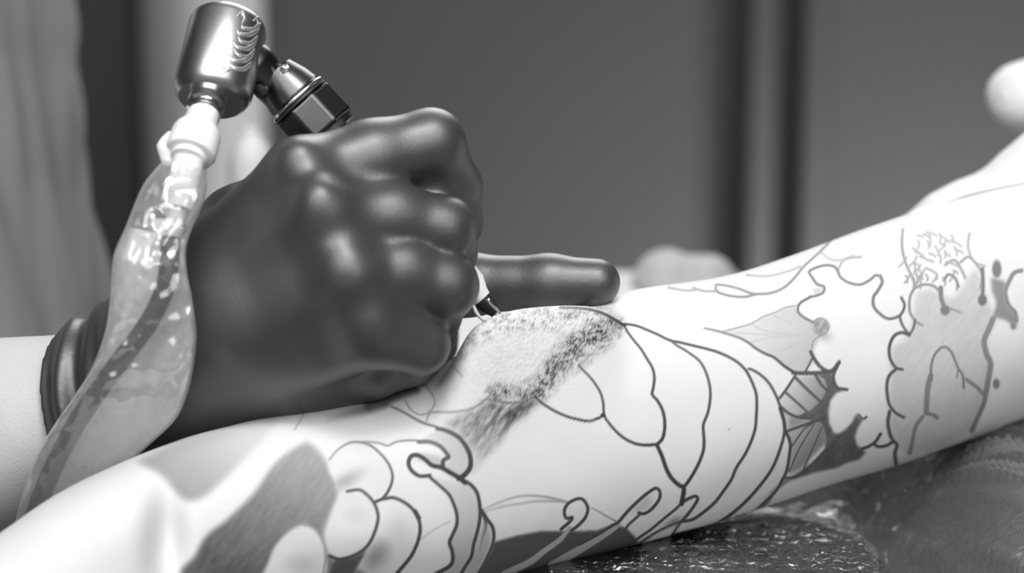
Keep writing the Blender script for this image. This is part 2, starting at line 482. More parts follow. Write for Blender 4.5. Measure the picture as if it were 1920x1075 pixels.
def fill(pts, v=0.5, feather=2, grad=None, mode='max', curve=True, noise=0.0):
    """closed area of shading; grad=(x0,y0,v0,x1,y1,v1) runs between two tones"""
    p = catmull(list(pts) + [pts[0]], 6) if curve else np.array(list(pts) + [pts[0]], float)
    pad = feather * 3 + 2
    x0, y0 = max(0, int(p[:, 0].min()) - pad), max(0, int(p[:, 1].min()) - pad)
    x1, y1 = min(W, int(p[:, 0].max()) + pad), min(H, int(p[:, 1].max()) + pad)
    X, Y = XX[y0:y1, x0:x1], YY[y0:y1, x0:x1]
    ins = np.zeros(X.shape, bool)
    for (ax, ay), (bx, by) in zip(p[:-1], p[1:]):
        if ay == by: continue
        c = ((ay > Y) != (by > Y)) & (X < (bx - ax) * (Y - ay) / (by - ay) + ax)
        ins ^= c
    m = ins.astype(np.float32)
    for _ in range(2): m = box_blur(m, feather)
    val = v
    if grad:
        gx0, gy0, v0, gx1, gy1, v1 = grad
        dx, dy = gx1 - gx0, gy1 - gy0
        t = np.clip(((X - gx0) * dx + (Y - gy0) * dy) / (dx * dx + dy * dy), 0, 1)
        val = v0 + (v1 - v0) * t
    if noise:
        sa, sb_ = (-0.6 * X + 0.8 * Y), (0.8 * X + 0.6 * Y)
        val = val * (1 + noise * ((vnoise(sb_ / 7 + 300, sa / 26 + 300, 2.2) - 0.5) * 1.3 + (vnoise(sb_ / 3 + 300, sa / 9 + 300, 5.2) - 0.5) * 1.0))
    s = ink[y0:y1, x0:x1]
    if mode == 'max': np.maximum(s, m * val, out=s)
    else: s[:] = s * (1 - m) + val * m

def blob(x, y, rx, ry, v, soft=0.3):
    d = np.hypot((XX - x) / rx, (YY - y) / ry)
    np.maximum(ink, np.clip((1 - d) / soft, 0, 1) * v, out=ink)

def haze(x, y, rx, ry, v, rot=0.0):
    c, s = math.cos(rot), math.sin(rot)
    X, Y = (XX - x), (YY - y)
    d2 = ((X * c + Y * s) / rx) ** 2 + ((-X * s + Y * c) / ry) ** 2
    np.maximum(ink, np.exp(-d2 * 1.2) * v, out=ink)

# --- left: broad shaded leaf and round petals
fill([(255, 866), (330, 832), (430, 802), (520, 782), (512, 800), (470, 850), (420, 900), (385, 930), (355, 940), (332, 926), (300, 890)],
     feather=6, grad=(420, 800, 0.10, 355, 930, 0.42))
fill([(575, 828), (545, 845), (512, 874), (478, 922), (450, 952), (420, 980), (388, 1004), (368, 1040), (360, 1085), (680, 1085), (665, 1060), (690, 1030),
      (640, 1052), (615, 1035), (608, 1000), (620, 965), (634, 925), (622, 886), (600, 848)], feather=5, grad=(570, 840, 0.36, 430, 1070, 0.74), noise=0.12)
fill([(690, 1030), (664, 1044), (625, 1050), (612, 1080), (662, 1080)], 0.80, 3, curve=False)
fill([(651, 924), (674, 922), (691, 934), (702, 950), (707, 970), (701, 996), (687, 1021), (665, 1038), (637, 1046), (620, 1040), (612, 1005), (622, 970), (634, 935)],
     0.05, 3, mode='set')
fill([(500, 1062), (514, 1028), (537, 1001), (566, 985), (588, 992), (603, 1012), (610, 1040), (604, 1080), (500, 1080)], 0.04, 3, mode='set')
fill([(618, 862), (631, 846), (650, 835), (668, 831), (693, 837), (714, 854), (728, 873), (733, 892), (730, 908), (705, 938), (692, 928), (674, 917), (648, 918), (628, 900), (616, 880)],
     0.03, 3, mode='set')
haze(648, 902, 42, 16, 0.30, -0.5)
haze(668, 968, 36, 26, 0.12)
haze(565, 1058, 40, 24, 0.16)
haze(705, 1042, 40, 24, 0.42, -0.9)
haze(742, 995, 36, 40, 0.12)
stroke([(618, 862), (631, 846), (650, 833), (668, 829), (693, 835), (714, 852), (729, 871), (736, 892), (733, 910), (725, 926), (716, 936), (705, 941)], 4, 0.35, 0.85, 6)
stroke([(651, 922), (674, 919), (691, 931), (703, 947), (709, 970), (703, 997), (689, 1024), (666, 1041), (637, 1049), (618, 1043)], 6, 0.7, 0.85, 7)
stroke([(705, 941), (720, 936), (739, 934), (762, 945), (778, 961), (787, 982), (786, 1007), (774, 1038), (757, 1061), (738, 1082)], 6, 0.8, 0.85, 7)
stroke([(778, 959), (785, 972)], 9, 0.85)
stroke([(566, 984), (587, 990), (603, 1010), (611, 1038), (606, 1075)], 3, 0.5)
stroke([(572, 772), (562, 790), (552, 806)], 3, 0.3)
stroke([(660, 830), (685, 829), (710, 831), (727, 836), (743, 829), (768, 826), (788, 827)], 4, 0.35, 0.5, soft=2)
# --- smears by the glove
stroke([(616, 785), (650, 776), (690, 766), (722, 753)], 12, 0.12, 0.66, 22, soft=11)
stroke([(690, 764), (722, 752), (750, 740), (781, 731)], 20, 0.66, 0.60, 14, soft=10)
stroke([(745, 728), (770, 717), (795, 722), (812, 742)], 8, 0.6, 0.3, 4, soft=4)
stroke([(812, 742), (815, 757), (805, 772), (788, 778), (770, 768), (760, 752)], 3, 0.3, 0.4, soft=2)
stroke([(733, 762), (756, 773), (777, 785), (795, 794), (816, 800), (824, 804)], 5, 0.45, 0.6, soft=2)
stroke([(800, 790), (806, 775), (830, 773), (847, 773), (877, 769), (897, 760), (912, 748)], 4, 0.3, 0.55, soft=2)
fill([(905, 752), (960, 757), (1008, 748), (990, 772), (955, 805), (925, 845), (892, 872), (884, 850), (862, 815), (832, 800), (850, 785), (885, 772)],
     feather=7, grad=(960, 755, 0.62, 890, 870, 0.12), noise=0.9)
stroke([(990, 760), (930, 820), (885, 880)], 12, 0.35, 0.10, 18, soft=10)
# --- hooked ribbons
fill([(820, 806), (858, 820), (878, 850), (880, 876), (860, 892), (835, 878), (842, 858), (828, 838), (790, 830)], 0.14, 3)
fill([(770, 858), (800, 850), (828, 860), (826, 876), (800, 868)], 0.22, 4)
stroke([(806, 892), (787, 893), (772, 883), (766, 869), (771, 856), (783, 854), (797, 862), (810, 873), (827, 877), (843, 886), (860, 896), (872, 905)], 7, 0.8, 0.9, 10)
stroke([(820, 804), (837, 808), (858, 819), (872, 835), (881, 854), (882, 875), (872, 890), (860, 898)], 8, 0.7, 0.9, 10)
stroke([(785, 829), (806, 829), (825, 837), (837, 850), (841, 858), (831, 864), (831, 877)], 8, 0.6, 0.8, 8)
fill([(806, 892), (850, 905), (882, 912), (898, 945), (899, 970), (888, 1022), (875, 1059), (860, 1080), (820, 1078), (846, 1060), (848, 1034), (843, 1018), (856, 986), (852, 949), (830, 915)],
     feather=4, grad=(845, 920, 0.12, 870, 1060, 0.28))
stroke([(802, 892), (823, 910), (842, 928), (852, 949), (857, 968), (856, 986), (848, 1005), (843, 1018), (848, 1034), (849, 1051), (842, 1063), (815, 1078)], 6, 0.8, 0.85, 8)
stroke([(862, 897), (882, 909), (894, 924), (899, 945), (900, 968), (896, 993), (888, 1022), (884, 1043), (875, 1059), (862, 1080)], 7, 0.85)
stroke([(902, 957), (913, 974), (923, 988), (926, 1005), (923, 1022), (912, 1048), (896, 1078)], 8, 0.85, 0.8, 5)
stroke([(907, 966), (911, 986), (905, 1009), (900, 1035)], 7, 0.75, 0.35, 4)
fill([(905, 975), (920, 1000), (915, 1035), (890, 1078), (868, 1078), (890, 1030)], 0.30, 3)
stroke([(788, 1013), (805, 1000), (823, 988), (844, 978)], 3, 0.2, soft=2)
stroke([(905, 957), (935, 943), (969, 932), (1000, 930), (1032, 934), (1063, 942)], 5, 0.18, 0.4, 5, soft=2.5)
stroke([(905, 962), (940, 951), (980, 944), (1012, 940), (1055, 941)], 5, 0.15, 0.32, 5, soft=2.5)
stroke([(1109, 953), (1125, 961), (1140, 970), (1157, 979)], 3, 0.3, 0.55, soft=2)
fill([(926, 1017), (969, 1005), (1017, 996), (1048, 997), (1079, 997), (1120, 995), (1152, 983), (1173, 990), (1190, 1006), (1200, 1022), (1120, 1060), (1060, 1075), (990, 1090), (880, 1090), (905, 1058), (920, 1035)],
     0.80, 2, curve=False)
stroke([(1068, 990), (1060, 1001), (1048, 1014), (1019, 1035), (994, 1054), (945, 1078)], 7, 0.30, None, 13, mode='set', soft=2)
stroke([(1158, 984), (1138, 999), (1102, 1022), (1065, 1044), (1035, 1062)], 12, 0.30, None, 17, mode='set', soft=2)
stroke([(1052, 993), (1067, 980), (1073, 971), (1062, 972), (1058, 959), (1065, 945), (1082, 936), (1094, 938), (1102, 953), (1098, 970), (1086, 984), (1071, 996)], 6, 0.85)
stroke([(1085, 1022), (1121, 1003), (1148, 986), (1159, 980), (1171, 966), (1187, 949), (1208, 930), (1223, 919), (1231, 916), (1237, 922), (1237, 934), (1229, 947), (1217, 959), (1206, 964), (1198, 962)], 6, 0.85)
stroke([(1202, 963), (1190, 974), (1179, 984), (1169, 996), (1145, 1012)], 5, 0.8)
fill([(1180, 962), (1205, 938), (1222, 928), (1216, 950), (1200, 960)], 0.16, 4)
stroke([(1279, 943), (1267, 955), (1246, 972), (1221, 993), (1198, 1009), (1170, 1030)], 5, 0.85)
stroke([(1279, 943), (1292, 935), (1304, 931), (1308, 937), (1300, 951), (1287, 968), (1276, 980)], 6, 0.85)
stroke([(1278, 978), (1254, 987), (1225, 1002), (1195, 1022)], 5, 0.75)
stroke([(1276, 980), (1267, 993), (1260, 1004)], 5, 0.8)
haze(1262, 980, 20, 8, 0.45, -0.5)
# --- open petals in the middle
stroke([(1050, 577), (1085, 578), (1112, 582), (1135, 590), (1155, 601), (1171, 611)], 5, 0.5, 0.9, 6)
stroke([(1171, 608), (1182, 609), (1196, 612), (1211, 618), (1232, 627), (1248, 635), (1261, 640), (1273, 642), (1298, 648), (1323, 654), (1344, 660), (1365, 669),
        (1382, 679), (1396, 692), (1405, 706), (1413, 724), (1418, 740), (1419, 760), (1418, 783), (1416, 804), (1408, 829), (1396, 854), (1381, 877),
        (1371, 900), (1356, 922), (1340, 943), (1319, 961), (1300, 974), (1283, 978)], 4.5, 0.75, 0.85, 6)
stroke([(1260, 641), (1269, 648), (1286, 658), (1307, 673), (1317, 685), (1325, 702), (1330, 720), (1332, 737), (1331, 754), (1327, 775), (1319, 796), (1319, 810),
        (1320, 825), (1319, 844), (1312, 865), (1302, 885), (1290, 904), (1281, 915)], 4, 0.7, 0.88, 6.5)
stroke([(1171, 612), (1177, 623), (1188, 638), (1202, 655), (1213, 673), (1223, 690), (1227, 708), (1225, 727), (1223, 740), (1233, 752), (1242, 769),
        (1246, 787), (1246, 806), (1242, 823), (1232, 834)], 4, 0.75, 0.88, 6.5)
stroke([(1404, 692), (1411, 694), (1427, 704), (1442, 719), (1454, 740), (1462, 760), (1469, 783), (1471, 804), (1468, 825), (1458, 856), (1446, 882),
        (1425, 911), (1398, 941), (1369, 966), (1340, 984), (1300, 995), (1262, 1004)], 5, 0.75, 0.85, 6.5)
stroke([(1463, 766), (1470, 790), (1472, 808), (1478, 819), (1482, 835), (1480, 856), (1475, 883), (1465, 904), (1454, 922), (1433, 943), (1412, 961), (1380, 978)], 7, 0.85, 0.8, 5)
stroke([(1454, 922), (1440, 942), (1424, 957)], 4, 0.6)
stroke([(1004, 745), (1019, 758), (1040, 771), (1065, 782), (1085, 787), (1100, 790), (1113, 788), (1127, 782), (1133, 778)], 5, 0.85)
stroke([(1085, 686), (1092, 693), (1110, 712), (1125, 735), (1131, 756), (1133, 779), (1142, 794), (1158, 812), (1175, 825), (1194, 833), (1210, 835), (1231, 834)], 4, 0.7, 0.88, 6)
stroke([(1231, 834), (1235, 842), (1242, 858), (1250, 881), (1260, 898), (1273, 910), (1281, 914), (1282, 922), (1280, 934), (1278, 945)], 7, 0.9, 0.9, 9)
blob(1131, 779, 6, 5, 0.9); blob(1367, 806, 2.5, 2.5, 0.3)
# --- upper right: faint scrolls and leaf
for pts, v in (([(1560, 448), (1540, 470), (1507, 500), (1490, 521), (1469, 540), (1444, 550), (1419, 552), (1396, 557), (1369, 555), (1346, 548), (1342, 540), (1346, 534), (1380, 540), (1407, 550), (1419, 552)], 0.32),
               ([(1346, 546), (1320, 546), (1300, 540)], 0.25), ([(1254, 540), (1285, 545), (1305, 544)], 0.22), ([(1400, 516), (1440, 518), (1480, 508), (1500, 500)], 0.18),
               ([(1572, 505), (1580, 490), (1593, 484), (1614, 482)], 0.20), ([(1540, 474), (1556, 486), (1576, 488), (1600, 480)], 0.15),
               ([(1520, 557), (1500, 569), (1496, 583), (1505, 594), (1525, 605)], 0.45), ([(1523, 521), (1517, 510), (1528, 503), (1545, 498), (1562, 499), (1570, 507), (1576, 520), (1591, 530), (1612, 534), (1630, 526), (1641, 517), (1651, 518)], 0.38),
               ([(1523, 521), (1532, 533), (1545, 538), (1543, 549), (1530, 555), (1518, 557)], 0.40)):
    stroke(pts, 4.8, v * 1.45, soft=2)
fill([(1524, 540), (1543, 540), (1541, 549), (1526, 553)], 0.18, 3)
stroke([(1651, 518), (1654, 530), (1645, 547), (1638, 557), (1638, 574), (1649, 588), (1666, 598), (1687, 592), (1696, 574), (1690, 558)], 6, 0.55, 0.72, 5, soft=2)
stroke([(1687, 593), (1690, 605), (1697, 618), (1706, 628)], 5, 0.7)
stroke([(1716, 600), (1712, 617), (1705, 628)], 5, 0.65)
fill([(1352, 623), (1386, 614), (1409, 607), (1432, 594), (1452, 587), (1473, 577), (1492, 573), (1505, 592), (1525, 604), (1545, 600), (1555, 612), (1540, 632), (1525, 655), (1527, 680), (1510, 697), (1490, 700), (1470, 687), (1452, 671), (1402, 642)],
     feather=3, grad=(1400, 615, 0.10, 1540, 640, 0.26), curve=False)
stroke([(1352, 623), (1386, 614), (1409, 607), (1432, 594), (1452, 587), (1473, 577), (1492, 573)], 3, 0.4, soft=2)
stroke([(1321, 616), (1336, 619), (1352, 623), (1382, 632), (1402, 642), (1415, 652), (1432, 662), (1452, 671), (1471, 687), (1490, 699)], 4, 0.4, 0.85, 6, soft=1.8)
for pts in ([(1409, 608), (1440, 622), (1500, 626)], [(1410, 641), (1440, 634), (1500, 630)], [(1450, 592), (1485, 608)], [(1460, 660), (1490, 646), (1520, 632)], [(1380, 624), (1440, 628), (1510, 628)], [(1475, 690), (1500, 662), (1522, 645)]):
    stroke(pts, 2.5, 0.28, soft=2)
haze(1535, 622, 24, 12, 0.45, 0.6)
fill([(1522, 607), (1535, 598), (1548, 600), (1555, 612), (1550, 622), (1535, 628)], 0.42, 3, noise=0.5)
stroke([(1522, 606), (1534, 598), (1546, 600), (1554, 612), (1549, 624), (1534, 632), (1525, 640), (1522, 655)], 3, 0.55, 0.5, soft=2)
# --- dark spiny wing
fill([(1462, 745), (1490, 706), (1560, 702), (1555, 760), (1550, 830), (1500, 880), (1480, 892), (1484, 835), (1475, 812), (1470, 785)], feather=3, grad=(1470, 750, 0.16, 1545, 775, 0.50), curve=False)
fill([(1526, 702), (1563, 700), (1563, 712), (1570, 727), (1588, 731), (1568, 737), (1557, 752), (1553, 772), (1555, 795), (1564, 812), (1572, 814), (1585, 806), (1597, 793), (1607, 775), (1610, 782), (1618, 786),
      (1607, 806), (1603, 820), (1607, 835), (1616, 842), (1624, 848), (1612, 862), (1590, 868), (1570, 878), (1530, 886), (1480, 902), (1440, 930), (1418, 948), (1465, 906), (1500, 884), (1530, 862), (1546, 842), (1548, 820), (1540, 795),
      (1512, 788), (1490, 781), (1520, 768), (1538, 750), (1550, 728), (1545, 712)], 0.72, 2, curve=False, noise=0.12)
fill([(1478, 776), (1514, 785), (1541, 785), (1520, 793), (1495, 802), (1476, 808)], 0.45, 5, curve=False)
for pts, w in (([(1487, 699), (1499, 700), (1524, 700), (1545, 699), (1562, 697)], 8), ([(1520, 660), (1526, 672), (1537, 687), (1551, 696), (1562, 694), (1573, 680)], 7), ([(1574, 679), (1564, 700), (1563, 712), (1570, 727), (1588, 731)], 6),
               ([(1492, 702), (1489, 708), (1474, 731), (1462, 747)], 5), ([(1491, 708), (1512, 729), (1541, 756)], 6), ([(1474, 737), (1493, 754), (1514, 773)], 5), ([(1463, 762), (1478, 775), (1497, 783), (1514, 785)], 6),
               ([(1528, 702), (1539, 720), (1553, 735)], 6), ([(1523, 672), (1511, 696)], 4), ([(1473, 810), (1495, 802), (1520, 793), (1545, 784)], 6), ([(1485, 837), (1507, 806), (1522, 795)], 4),
               ([(1480, 884), (1499, 841), (1528, 793)], 3.5), ([(1507, 879), (1524, 841), (1541, 802)], 3.5), ([(1514, 881), (1541, 852), (1566, 827)], 5), ([(1471, 897), (1495, 894), (1509, 881)], 5),
               ([(1616, 842), (1628, 838), (1641, 829), (1651, 814)], 6), ([(1639, 833), (1647, 838), (1662, 836), (1672, 830)], 6), ([(1610, 778), (1618, 786), (1625, 782)], 4)):
    stroke(pts, w, 0.78)
# --- far right: cloud shapes
fill([(1718, 548), (1745, 540), (1765, 555), (1790, 560), (1830, 500), (1850, 560), (1868, 600), (1850, 640), (1858, 700), (1848, 750), (1830, 800), (1770, 835), (1700, 850), (1676, 835), (1667, 790), (1668, 720), (1674, 650), (1705, 632), (1710, 600)],
     0.17, 5, curve=False, noise=0.25)
for pts, w, v in (([(1693, 430), (1691, 451), (1693, 474), (1701, 501), (1714, 526), (1716, 539)], 5, 0.42), ([(1715, 540), (1707, 555), (1705, 572), (1707, 588), (1718, 604), (1730, 610)], 5, 0.5),
                  ([(1716, 540), (1732, 534), (1749, 536), (1760, 545), (1764, 557)], 5, 0.5), ([(1705, 629), (1691, 624), (1678, 629), (1670, 642), (1667, 658), (1670, 675), (1680, 690), (1692, 693)], 6, 0.78),
                  ([(1682, 691), (1668, 704), (1663, 721), (1664, 742), (1668, 760), (1680, 775), (1695, 783)], 6, 0.78), ([(1668, 772), (1665, 792), (1668, 812), (1674, 826), (1682, 835), (1678, 850), (1680, 870)], 7, 0.75),
                  ([(1747, 712), (1746, 688), (1753, 665), (1768, 651), (1782, 658), (1791, 677), (1797, 692), (1805, 704), (1807, 728)], 5, 0.6), ([(1797, 690), (1794, 708)], 4, 0.5),
                  ([(1745, 705), (1740, 725), (1738, 748), (1737, 772)], 11, 0.52), ([(1735, 776), (1748, 778), (1757, 784)], 8, 0.5), ([(1730, 782), (1717, 800), (1711, 826), (1706, 850)], 8, 0.5),
                  ([(1862, 598), (1854, 618), (1845, 640), (1850, 665), (1857, 683), (1852, 717), (1849, 735)], 11, 0.5), ([(1812, 712), (1832, 727), (1846, 742)], 8, 0.5), ([(1849, 735), (1844, 758), (1832, 785), (1822, 808)], 9, 0.52),
                  ([(1770, 526), (1778, 515), (1791, 522), (1797, 538)], 5, 0.55), ([(1772, 497), (1789, 488), (1801, 503), (1810, 522)], 5, 0.4), ([(1801, 492), (1816, 482), (1832, 497), (1841, 515), (1838, 542)], 5, 0.4),
                  ([(1818, 438), (1815, 455), (1817, 472), (1828, 492), (1846, 499)], 4, 0.35), ([(1842, 504), (1843, 535), (1842, 562)], 7, 0.58), ([(1764, 540), (1765, 560), (1772, 580)], 9, 0.55), ([(1772, 575), (1790, 582), (1800, 586)], 6, 0.4),
                  ([(1922, 507), (1903, 511), (1893, 526), (1885, 547), (1891, 572), (1903, 586), (1906, 602)], 8, 0.5)):
    stroke(pts, w, v, soft=2.5)
fill([(1858, 520), (1885, 530), (1884, 550), (1891, 574), (1907, 595), (1903, 618), (1890, 604), (1872, 597), (1860, 596), (1868, 570), (1860, 545)], 0.48, 3)
blob(1869, 505, 11, 21, 0.58, 0.4); blob(1842, 563, 11, 14, 0.62, 0.4); blob(1772, 582, 12, 13, 0.58, 0.4); blob(1868, 720, 8, 12, 0.55, 0.4); blob(1900, 611, 7, 10, 0.5, 0.4)
rs = random.Random(4)
for _ in range(46):
    x, y = 1698 + rs.random() * 95, 432 + rs.random() * 92
    a = rs.choice((1.2, 1.4, 2.0, 0.2, 0.4)) + rs.random() * 0.3
    l = 10 + rs.random() * 16
    stroke([(x, y), (x + l * 0.5 * math.cos(a) + 2, y + l * 0.5 * math.sin(a)), (x + l * math.cos(a), y + l * math.sin(a))], 3.5, 0.28 + 0.14 * (y - 432) / 92, soft=2.5)
# --- freshly stippled patch on the ridge
wn = rng.random((H, W)).astype(np.float32)
st = sum(np.roll(np.roll(wn, -i, 0), int(round(i * 0.6)), 1) for i in range(5)) / 5
st = (st - 0.5) * 3.2 + 0.5
cl = vnoise(XX / 9, YY / 7, 8.1); cl2 = vnoise(XX / 26, YY / 26, 6.3)
grain = np.clip(st * 0.9 + (cl - 0.5) * 0.9, 0, 1)
def stip(pts, w, v, soft):
    global ink
    keep = ink.copy(); ink[:] = 0
    stroke(pts, w, v, soft=soft)
    m = ink.copy(); ink[:] = keep
    return m
band = stip([(1146, 612), (1122, 626), (1095, 636), (1068, 655)], 38, 0.88, 26)
band = np.maximum(band, stip([(1068, 650), (1046, 685), (1012, 728), (975, 742), (935, 738)], 36, 0.72, 30))
band = np.maximum(band, stip([(1132, 640), (1098, 664), (1060, 690)], 30, 0.42, 24))
light = stip([(850, 660), (880, 630), (940, 605), (1030, 596), (1120, 596)], 44, 0.34, 34)
light = np.maximum(light, stip([(850, 700), (930, 680), (1000, 660), (1050, 640)], 90, 0.05, 50))
left = stip([(842, 655), (830, 690), (800, 706)], 34, 0.55, 30)
sm = np.clip(band * (0.22 + 1.35 * np.clip((grain - 0.34) * 1.6, 0, 1)), 0, 0.92)
sm = np.maximum(sm, np.clip(light * 1.7 * np.clip((grain - 0.45) * 1.8, 0, 1), 0, 0.6))
sm = np.maximum(sm, left * (0.5 + 0.5 * cl2))
ink = np.maximum(ink, sm)
stroke([(912, 748), (930, 752), (955, 756), (980, 754), (1004, 744)], 4, 0.65, soft=2)
stroke([(845, 684), (856, 694), (866, 706)], 4, 0.35, soft=2)
ink = np.clip(ink, 0, 1)

# ------------------------------------------------------------------ client's tattooed arm
client = empty('person', tuple(P(1300, 1000, 50)), 'person with outstretched bare arm tattooed with petals and clouds, white sleeve at the shoulder', 'person')
TOP = np.array([(-700, 1400), (-200, 1130), (0, 1000), (60, 957), (100, 930), (160, 898), (240, 862), (300, 838), (360, 817), (470, 789), (580, 768), (640, 755), (700, 737), (770, 711), (840, 678), (900, 642), (1000, 596), (1100, 562), (1170, 546),
                (1240, 535), (1330, 524), (1400, 508), (1500, 474), (1600, 436), (1700, 402), (1790, 374), (1860, 356), (1920, 344), (2100, 322), (2500, 300)], float)
BOT = np.array([(-700, 1950), (-200, 1650), (0, 1500), (300, 1330), (600, 1210), (800, 1140), (1000, 1074), (1100, 1046), (1200, 1020), (1300, 994), (1400, 962), (1480, 936), (1560, 908), (1640, 886), (1700, 868), (1760, 845), (1840, 818), (1920, 788), (2100, 740), (2500, 690)], float)
CEN = np.array([(-700, -100), (0, -45), (300, -22), (600, 2), (925, 24), (1300, 48), (1900, 85), (2500, 120)], float)
RDP = np.array([(-700, 42), (0, 40), (600, 36), (1000, 36), (1400, 38), (1900, 44), (2500, 52)], float)
def smooth_interp(x, tab, w=25):
    off = np.linspace(-w, w, 9)
    return np.mean([np.interp(x + o_, tab[:, 0], tab[:, 1]) for o_ in off], 0)
xs = np.concatenate([np.linspace(-700, -30, 60, endpoint=False), np.linspace(-30, 1950, 1170), np.linspace(1950, 2500, 60)[1:]])
NF, NB = 380, 60
th = np.concatenate([np.linspace(-0.12, math.pi + 0.12, NF), np.linspace(math.pi + 0.12, 2 * math.pi - 0.12, NB + 2)[1:-1]])
tp, bt, ce, rd = (smooth_interp(xs, t) for t in (TOP, BOT, CEN, RDP))
mid, hh = (tp + bt) / 2, (bt - tp) / 2
endt = np.sqrt(np.clip((xs + 704) / 130, 0, 1)) * np.sqrt(np.clip((2504 - xs) / 130, 0, 1))
hh, rd = hh * endt, rd * endt
ct, sn = np.cos(th), np.sin(th)
pw = 0.92
PYv = mid[:, None] - hh[:, None] * (np.sign(ct) * np.abs(ct) ** pw)[None, :]
DPv = ce[:, None] - rd[:, None] * (np.sign(sn) * np.abs(sn) ** pw)[None, :]
PXv = np.repeat(xs[:, None], len(th), 1)
# ridge of stretched skin under the needle
RID = np.array([(780, 706), (820, 670), (860, 634), (900, 607), (930, 593), (965, 584), (1000, 580), (1060, 577), (1110, 581), (1140, 592), (1170, 611), (1200, 640)], float)
tr_ = math.radians(46)
yr = smooth_interp(xs, RID, 12)
jb = int(np.argmin(np.abs(th - tr_)))
Ar = np.clip(PYv[:, jb] - yr, 0, None)
win = np.clip((xs - 800) / 90, 0, 1) * np.clip((1205 - xs) / 45, 0, 1)
win = win * win * (3 - 2 * win)
Ar = Ar * win
ker = np.hanning(41); ker /= ker.sum()
Ar = np.convolve(np.pad(Ar, 20, mode='edge'), ker, mode='valid')
g = np.where(th < tr_, np.exp(-((th - tr_) / math.radians(13)) ** 2), np.exp(-((th - tr_) / math.radians(30)) ** 2))
PYv = PYv - Ar[:, None] * g[None, :]
DPv = DPv - 0.10 * Ar[:, None] * g[None, :]
# hollow and muscle at the near end
def dent(px, py, rx, ry, amt):
    global DPv
    front = (th > 0)[None, :] & (th < math.pi)[None, :]
    DPv = DPv + front * amt * np.exp(-((PXv - px) / rx) ** 2 - ((PYv - py) / ry) ** 2)
dent(312, 1015, 36, 95, 9.0)
dent(200, 960, 110, 90, -3.0)
dent(690, 1010, 120, 60, -2.0)
k = (D * 1000 + DPv) / (D * 1000) * MMPX
loc = np.stack([(PXv - 960) * k, DPv, (537.5 - PYv) * k], -1).reshape(-1, 3)
nv = len(th)
Fa = grid_faces(len(xs), nv, True)
c0 = loc.reshape(len(xs), nv, 3)[0].mean(0); c1 = loc.reshape(len(xs), nv, 3)[-1].mean(0)
verts = to_world(loc)
me = mesh_np('arm', verts, Fa[:, ::-1])
# closing caps far outside the picture
import bmesh
bm = bmesh.new(); bm.from_mesh(me); bm.verts.ensure_lookup_table()
bm.faces.new([bm.verts[i] for i in range(nv)])
bm.faces.new([bm.verts[(len(xs) - 1) * nv + i] for i in range(nv)][::-1])
bm.to_mesh(me); bm.free()
# ink density stored on the skin
fx = np.clip(PXv, 0, W - 1.001); fy = np.clip(PYv, 0, H - 1.001)
ix, iy = fx.astype(int), fy.astype(int); ux, uy = fx - ix, fy - iy
iv = (ink[iy, ix] * (1 - ux) * (1 - uy) + ink[iy, ix + 1] * ux * (1 - uy) + ink[iy + 1, ix] * (1 - ux) * uy + ink[iy + 1, ix + 1] * ux * uy)
inside = (PXv >= 0) & (PXv <= W - 1) & (th[None, :] > -0.13) & (th[None, :] < math.pi + 0.13)
iv = np.where(inside, 1 - (1 - 0.80 * iv) ** 2.2, 0)
at = me.attributes.new('ink', 'FLOAT', 'POINT'); at.data.foreach_set('value', iv.astype(np.float32).ravel())
wet = np.exp(-(((PXv - 985) / 120) ** 2 + ((PYv - 660) / 70) ** 2)) * (th[None, :] > 0) * (th[None, :] < math.pi)
at = me.attributes.new('wet', 'FLOAT', 'POINT'); at.data.foreach_set('value', wet.astype(np.float32).ravel())
M_skin = bpy.data.materials.new('tattooed_skin'); M_skin.use_nodes = True
nt = M_skin.node_tree; b = nt.nodes['Principled BSDF']
b.inputs['Specular IOR Level'].default_value = 0.14
an = nt.nodes.new('ShaderNodeAttribute'); an.attribute_name = 'ink'
aw = nt.nodes.new('ShaderNodeAttribute'); aw.attribute_name = 'wet'
tc = nt.nodes.new('ShaderNodeTexCoord')
no = nt.nodes.new('ShaderNodeTexNoise'); no.inputs['Scale'].default_value = 60; no.inputs['Detail'].default_value = 5
nt.links.new(tc.outputs['Object'], no.inputs['Vector'])
rp = nt.nodes.new('ShaderNodeValToRGB')
rp.color_ramp.elements[0].position = 0.3; rp.color_ramp.elements[0].color = (0.63, 0.63, 0.63, 1)
rp.color_ramp.elements[1].position = 0.7; rp.color_ramp.elements[1].color = (0.67, 0.67, 0.67, 1)
nt.links.new(no.outputs['Fac'], rp.inputs[0])
mx = nt.nodes.new('ShaderNodeMix'); mx.data_type = 'RGBA'
nt.links.new(an.outputs['Fac'], mx.inputs['Factor']); nt.links.new(rp.outputs[0], mx.inputs[6]); mx.inputs[7].default_value = (0.008, 0.008, 0.008, 1)
nt.links.new(mx.outputs[2], b.inputs['Base Color'])
mr = nt.nodes.new('ShaderNodeMapRange'); mr.inputs['To Min'].default_value = 0.55; mr.inputs['To Max'].default_value = 0.30
nt.links.new(aw.outputs['Fac'], mr.inputs['Value']); nt.links.new(mr.outputs[0], b.inputs['Roughness'])
vo = nt.nodes.new('ShaderNodeTexNoise'); vo.inputs['Scale'].default_value = 900; vo.inputs['Detail'].default_value = 3
nt.links.new(tc.outputs['Object'], vo.inputs['Vector'])
bp = nt.nodes.new('ShaderNodeBump'); bp.inputs['Distance'].default_value = 0.0006
ms = nt.nodes.new('ShaderNodeMapRange'); ms.inputs['To Min'].default_value = 0.08; ms.inputs['To Max'].default_value = 0.55
nt.links.new(aw.outputs['Fac'], ms.inputs['Value']); nt.links.new(ms.outputs[0], bp.inputs['Strength'])
